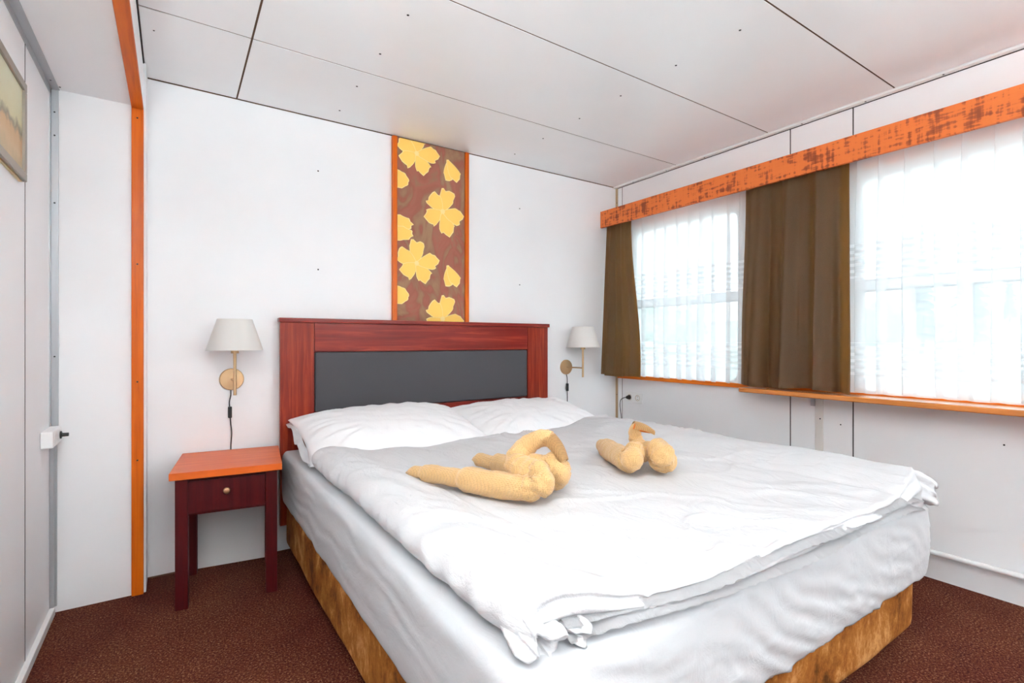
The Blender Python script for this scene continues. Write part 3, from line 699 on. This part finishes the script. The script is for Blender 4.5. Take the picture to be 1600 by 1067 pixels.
swan('towel folded into a swan seen from the side, near the left side of the bed', (1.01, 1.325), (.33, -.944), .650,
     ([(-.56, -.095, .016), (-.51, -.094, .026), (-.43, -.092, .032), (-.32, -.09, .037), (-.20, -.088, .041), (-.09, -.083, .044), (-.005, -.072, .050), (.028, -.058, .070), (.012, -.046, .094), (-.04, -.030, .094), (-.09, -.012, .088)],
      [.024, .042, .043, .043, .043, .043, .043, .042, .040, .036, .030]),
     ([(-.50, .215, .016), (-.46, .205, .024), (-.38, .186, .028), (-.30, .162, .034), (-.20, .132, .040), (-.10, .104, .044), (-.015, .080, .050), (.022, .064, .074), (.008, .046, .100), (-.04, .026, .102), (-.09, .012, .098)],
      [.022, .038, .039, .040, .042, .043, .044, .042, .040, .036, .030]),
     [(-.005, -.030, .078), (-.035, -.036, .088), (-.078, -.030, .098), (-.100, -.005, .124), (-.088, .02, .152), (-.060, .03, .176), (-.028, .042, .188), (.000, .05, .186)],
     [.038, .046, .044, .038, .034, .031, .029, .027],
     ((-.012, .048, .190), (.048, .056, .118), .034, 0), ((.16, .34), (.10, .26)))
swan('towel folded into a swan facing the camera, near the window side', (1.53, 1.36), (-.54, -.84), .650,
     ([(-.42, -.09, .026), (-.38, -.088, .030), (-.30, -.084, .034), (-.22, -.08, .038), (-.14, -.074, .042), (-.06, -.068, .046), (.005, -.062, .050), (.030, -.054, .066), (.014, -.042, .084), (-.03, -.026, .082), (-.07, -.012, .075)],
      [.032, .042, .043, .044, .044, .044, .046, .044, .038, .032, .026]),
     ([(-.36, .165, .050), (-.32, .158, .048), (-.26, .145, .044), (-.20, .128, .042), (-.13, .11, .044), (-.06, .090, .046), (.005, .074, .052), (.032, .064, .070), (.016, .050, .090), (-.03, .032, .086), (-.07, .015, .078)],
      [.030, .040, .042, .044, .045, .047, .049, .047, .040, .034, .026]),
     [(-.02, 0, .065), (-.06, -.002, .085), (-.085, -.008, .112), (-.086, -.012, .140), (-.078, -.010, .160), (-.066, .000, .170)],
     [.040, .036, .029, .025, .024, .020],
     ((-.076, -.022, .172), (-.040, .052, .150), .028, 1), ((.10, .2), (.10, .2)))

# ------------------------------------------------------------------ nightstand
ns = thing('nightstand', 'small cherry nightstand left of the bed, its top coloured as lit', 'nightstand', (.222, 2.80, 0), math.radians(-7))
def lobj(name, bm, m, par=ns, **k): return obj(name, bm, m, par, world=False, **k)
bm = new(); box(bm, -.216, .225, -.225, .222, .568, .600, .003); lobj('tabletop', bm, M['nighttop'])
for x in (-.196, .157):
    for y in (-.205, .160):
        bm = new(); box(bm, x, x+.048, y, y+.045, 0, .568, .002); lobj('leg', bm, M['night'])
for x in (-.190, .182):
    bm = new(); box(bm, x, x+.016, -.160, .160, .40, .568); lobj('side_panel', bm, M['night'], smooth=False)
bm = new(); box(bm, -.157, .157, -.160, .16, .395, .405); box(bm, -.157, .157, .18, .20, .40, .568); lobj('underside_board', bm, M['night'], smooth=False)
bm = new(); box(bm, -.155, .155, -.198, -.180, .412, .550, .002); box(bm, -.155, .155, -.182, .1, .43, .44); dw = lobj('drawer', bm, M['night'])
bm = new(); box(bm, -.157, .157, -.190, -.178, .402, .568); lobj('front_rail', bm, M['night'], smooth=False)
bm = new(); lathe(bm, [(.006, 0), (.006, -.010), (.013, -.014), (.015, -.020), (.012, -.026), (.0005, -.028)], (.0, -.198, .500), 20, 'Y'); k = lobj('knob', bm, M['brass'], dw); tag(k, 'round brass knob')
bm = new(); box(bm, -.185, .185, .2235, .229, .004, .402); lobj('wall_patch_board', bm, M['greyboard'], smooth=False)  # board added to stand for the grey patch of wall seen between the legs
tag(bpy.data.objects['wall_patch_board'], 'flat grey board added in place of the wall patch seen through the nightstand')

# ------------------------------------------------------------------ wall lamps
def wall_lamp(cx, px_, label, plate_x, armdir):
    t = thing('wall_lamp', label, 'lamp', (plate_x, YB, .965), 0, 'bedside wall lamps')
    bm = new(); lathe(bm, [(.058, 0), (.058, -.008), (.054, -.013), (.0005, -.014)], (plate_x, YB, .965), 40, 'Y'); obj('wall_plate', bm, M['brass'], t)
    bm = new(); tube(bm, [(plate_x, YB-.012, .965), (cx, 2.92, .962)], .0055, 12); obj('arm', bm, M['brass'], t)
    bm = new(); tube(bm, [(cx, 2.92, .892), (cx, 2.92, 1.118)], .0075, 14); obj('upright_rod', bm, M['brass'], t)
    bm = new(); lathe(bm, [(.017, 1.105), (.018, 1.105), (.018, 1.122), (.014, 1.160), (.014, 1.165)], (cx, 2.92, 0), 20); obj('lamp_socket', bm, M['brass'], t)
    bm = new(); lathe(bm, [(.128, 1.120), (.126, 1.122), (.076, 1.276), (.078, 1.278), (.0795, 1.2775), (.1295, 1.121), (.128, 1.120)], (cx, 2.92, 0), 56); s_ = obj('lamp_shade', bm, M['shade'], t)
    bm = new(); lathe(bm, [(.0005, 1.235), (.012, 1.23), (.022, 1.21), (.020, 1.185), (.012, 1.165)], (cx, 2.92, 0), 20); obj('light_bulb', bm, M['white'], t)
    bm = new()
    for k in range(3): a = k*2*PI/3; tube(bm, [(cx+.013*math.cos(a), 2.92+.013*math.sin(a), 1.165), (cx+.078*math.cos(a), 2.92+.078*math.sin(a), 1.272)], .0015, 6)
    obj('shade_carrier', bm, M['alu'], t)
    return t
wall_lamp(.257, 0, 'white-shaded brass wall lamp above the nightstand', .254, 0)
wall_lamp(2.605, 0, 'white-shaded brass wall lamp in the corner beside the curtain', 2.553, 0)
def cord(name, pts, r, parent): bm = new(); tube(bm, smooth_path(pts, 8), r, 8); return obj(name, bm, M['black'], parent)
lamps = [o for o in bpy.data.objects if o.name.startswith('wall_lamp')]
la, lb = sorted(lamps, key=lambda o: o.location.x)
cd = cord('power_cord', [(.250, YB-.006, .908), (.249, 3.048, .880), (.243, 3.045, .850), (.243, 3.045, .826), (.248, 3.045, .74), (.253, 3.045, .68), (.249, 3.047, .60), (.25, 3.05, .45)], .0028, la)
bm = new(); box(bm, .236, .254, 3.034, 3.052, .762, .822, .004); obj('cord_switch', bm, M['black'], cd)
cd = cord('power_cord', [(2.553, YB-.006, .908), (2.556, 3.048, .88), (2.555, 3.046, .82), (2.555, 3.046, .77), (2.556, 3.046, .70), (2.556, 3.048, .60)], .0028, lb)
bm = new(); box(bm, 2.546, 2.564, 3.036, 3.054, .778, .838, .004); obj('cord_switch', bm, M['black'], cd)

# ------------------------------------------------------------------ sockets, plugs, pipe, picture
so = thing('wall_socket', 'white double socket on the right wall under the corner of the sill', 'socket', (XR, 2.853, .712))
bm = new(); box(bm, XR-.010, XR, 2.765, 2.942, .670, .752, .003); obj('cover_plate', bm, M['white'], so)
def well(x, y, z, par):
    bm = new(); lathe(bm, [(.0005, .001), (.019, .001), (.021, -.0012), (.023, -.0012), (.0235, .002)], (x, y, z), 24, 'X'); w_ = obj('socket_well', bm, M['tan'], par)
    for s_ in (-1, 1):
        bm = new(); lathe(bm, [(.0004, -.001), (.0032, -.001), (.0032, .001)], (x, y, z+s_*.0095), 10, 'X'); obj('contact_hole', bm, M['black'], w_)
well(XR-.010, 2.897, .711, so); well(XR-.010, 2.812, .711, so)
pg = thing('power_plug', 'round black plug with cord in the left half of the double socket', 'plug', (XR-.02, 2.897, .711))
bm = new(); lathe(bm, [(.0005, -.034), (.010, -.034), (.013, -.028), (.018, -.010), (.0185, -.002), (.0005, -.002)], (XR-.010, 2.897, .711), 20, 'X'); obj('plug_body', bm, M['black'], pg)
cord('plug_cord', [(XR-.042, 2.897, .711), (XR-.06, 2.91, .708), (XR-.07, 2.935, .69), (XR-.06, 2.955, .65), (XR-.045, 2.962, .59), (XR-.03, 2.965, .50), (XR-.02, 2.965, .3)], .003, pg)

# surface socket in the alcove corner: box on the left wall whose sockets face into the room
sb = thing('surface_socket', 'white surface socket box in the left corner on the aluminium strip', 'socket', (XL+.02, 2.75, .77))
bm = new(); box(bm, XL, XL+.040, 2.690, 2.872, .738, .806, .006, 3); obj('socket_box', bm, M['white'], sb)
well(XL+.0405, 2.735, .772, sb) if False else None
def wellx(y, z, par):
    bm = new(); lathe(bm, [(.0005, -.001), (.019, -.001), (.021, .0012), (.023, .0012), (.0235, -.002)], (XL+.040, y, z), 24, 'X'); obj('socket_well', bm, M['white'], par)
wellx(2.735, .772, sb); wellx(2.825, .772, sb)
pg2 = thing('power_plug', 'short black plug sticking out of the socket box in the left corner', 'plug', (XL+.05, 2.825, .772))
bm = new(); lathe(bm, [(.0005, .000), (.016, .001), (.016, .005), (.008, .008), (.0075, .028), (.0005, .029)], (XL+.041, 2.825, .772), 16, 'X'); obj('plug_body', bm, M['black'], pg2)

hp = thing('heating_pipe', 'thin white heating pipe running low along the right wall', 'pipe', (XR-.03, .5, .12))
bm = new(); tube(bm, [(XR-.035, YF+.05, .150), (XR-.035, 2.9, .135)], .013, 16); obj('pipe_run', bm, M['white'], hp)
for y in (.35, 1.3, 2.3):
    bm = new(); box(bm, XR-.05, XR, y-.01, y+.01, .120, .131, .002); obj('pipe_clip', bm, M['white'], hp)

s = MT('faded_landscape_print', (210, 205, 170), .5); co = s.coord(); sp = s.n('ShaderNodeSeparateXYZ'); s.l(co, sp.inputs[0])
nz = s.noise(co, 14, 4); ad = s.n('ShaderNodeMath', operation='MULTIPLY_ADD'); s.l(nz, ad.inputs[0]); ad.inputs[1].default_value = .10; s.l(sp.outputs['Z'], ad.inputs[2])
mr = s.n('ShaderNodeMapRange'); mr.inputs[1].default_value = .05; mr.inputs[2].default_value = .37; s.l(ad.outputs[0], mr.inputs[0])
s.l(s.ramp(mr.outputs[0], [(0, srgb(150, 152, 118)), (.3, srgb(206, 176, 138)), (.46, srgb(202, 164, 120)), (.52, srgb(140, 132, 110)), (.6, srgb(206, 200, 160)), (1, srgb(214, 214, 186))]), s.p.inputs['Base Color']); M['print'] = s.m
pf = thing('picture_frame', 'faded landscape picture in grey-brown frame on the left wall', 'picture', (XL, 2.1, 1.70))
PY0, PY1, PZ0, PZ1 = 1.86, 2.385, 1.715, 2.05
bm = new(); box(bm, XL, XL+.010, PY0+.01, PY1-.01, PZ0+.01, PZ1-.01); obj('print', bm, M['print'], pf, False)
M['frame'] = plain('grey_brown_frame', (150, 142, 130), .4, .2); M['gold'] = plain('gold_lip', (190, 165, 110), .35, .6)
bm = new()
fwid = .028
box(bm, XL, XL+.018, PY0, PY1, PZ0, PZ0+fwid, .002); box(bm, XL, XL+.018, PY0, PY1, PZ1-fwid, PZ1, .002)
box(bm, XL, XL+.018, PY0, PY0+fwid, PZ0+fwid, PZ1-fwid, .002); box(bm, XL, XL+.018, PY1-fwid, PY1, PZ0+fwid, PZ1-fwid, .002); obj('frame', bm, M['frame'], pf)
bm = new(); box(bm, XL, XL+.008, PY0+.02, PY1-.02, PZ0-.006, PZ0); obj('frame_lip', bm, M['gold'], pf, False)

# bodies for the added ceiling and wall fill lights
for (lx, ly, en), nm in zip(FILL_PANELS, ('behind the camera, nearer the alcove', 'behind the camera, nearer the windows')):
    t = thing('fill_panel', 'square white ceiling panel added as unseen fill light ' + nm, 'lamp', (lx, ly, ZC), 0, 'added fill panels')
    bm = new(); box(bm, lx-.30, lx+.30, ly-.30, ly+.30, 2.435, 2.4595, .003)
    for q in (-1, 1): box(bm, lx+q*.285-.015, lx+q*.285+.015, ly-.30, ly+.30, 2.415, 2.436); box(bm, lx-.27, lx+.27, ly+q*.285-.015, ly+q*.285+.015, 2.415, 2.436)
    obj('fill_panel_body', bm, M['white'], t)
for (lx, ly, en, sd_), nm in zip(FILL_UPS, ('on the wall behind the camera, nearer the alcove', 'on the wall behind the camera, nearer the windows', 'on the alcove wall beside the camera')):
    t = thing('fill_trough', 'long white trough added as unseen fill light ' + nm, 'lamp', (lx, ly, 1.75), PI/2*sd_, 'added fill troughs')
    bm = new(); box(bm, -.27, .27, -.10, .10, -.005, .0); box(bm, -.27, .27, .09, .10, 0, .06); box(bm, -.27, .27, -.10, -.09, 0, .06); box(bm, -.27, -.26, -.09, .09, 0, .06); box(bm, .26, .27, -.09, .09, 0, .06)
    obj('trough', bm, M['white'], t, False, world=False)
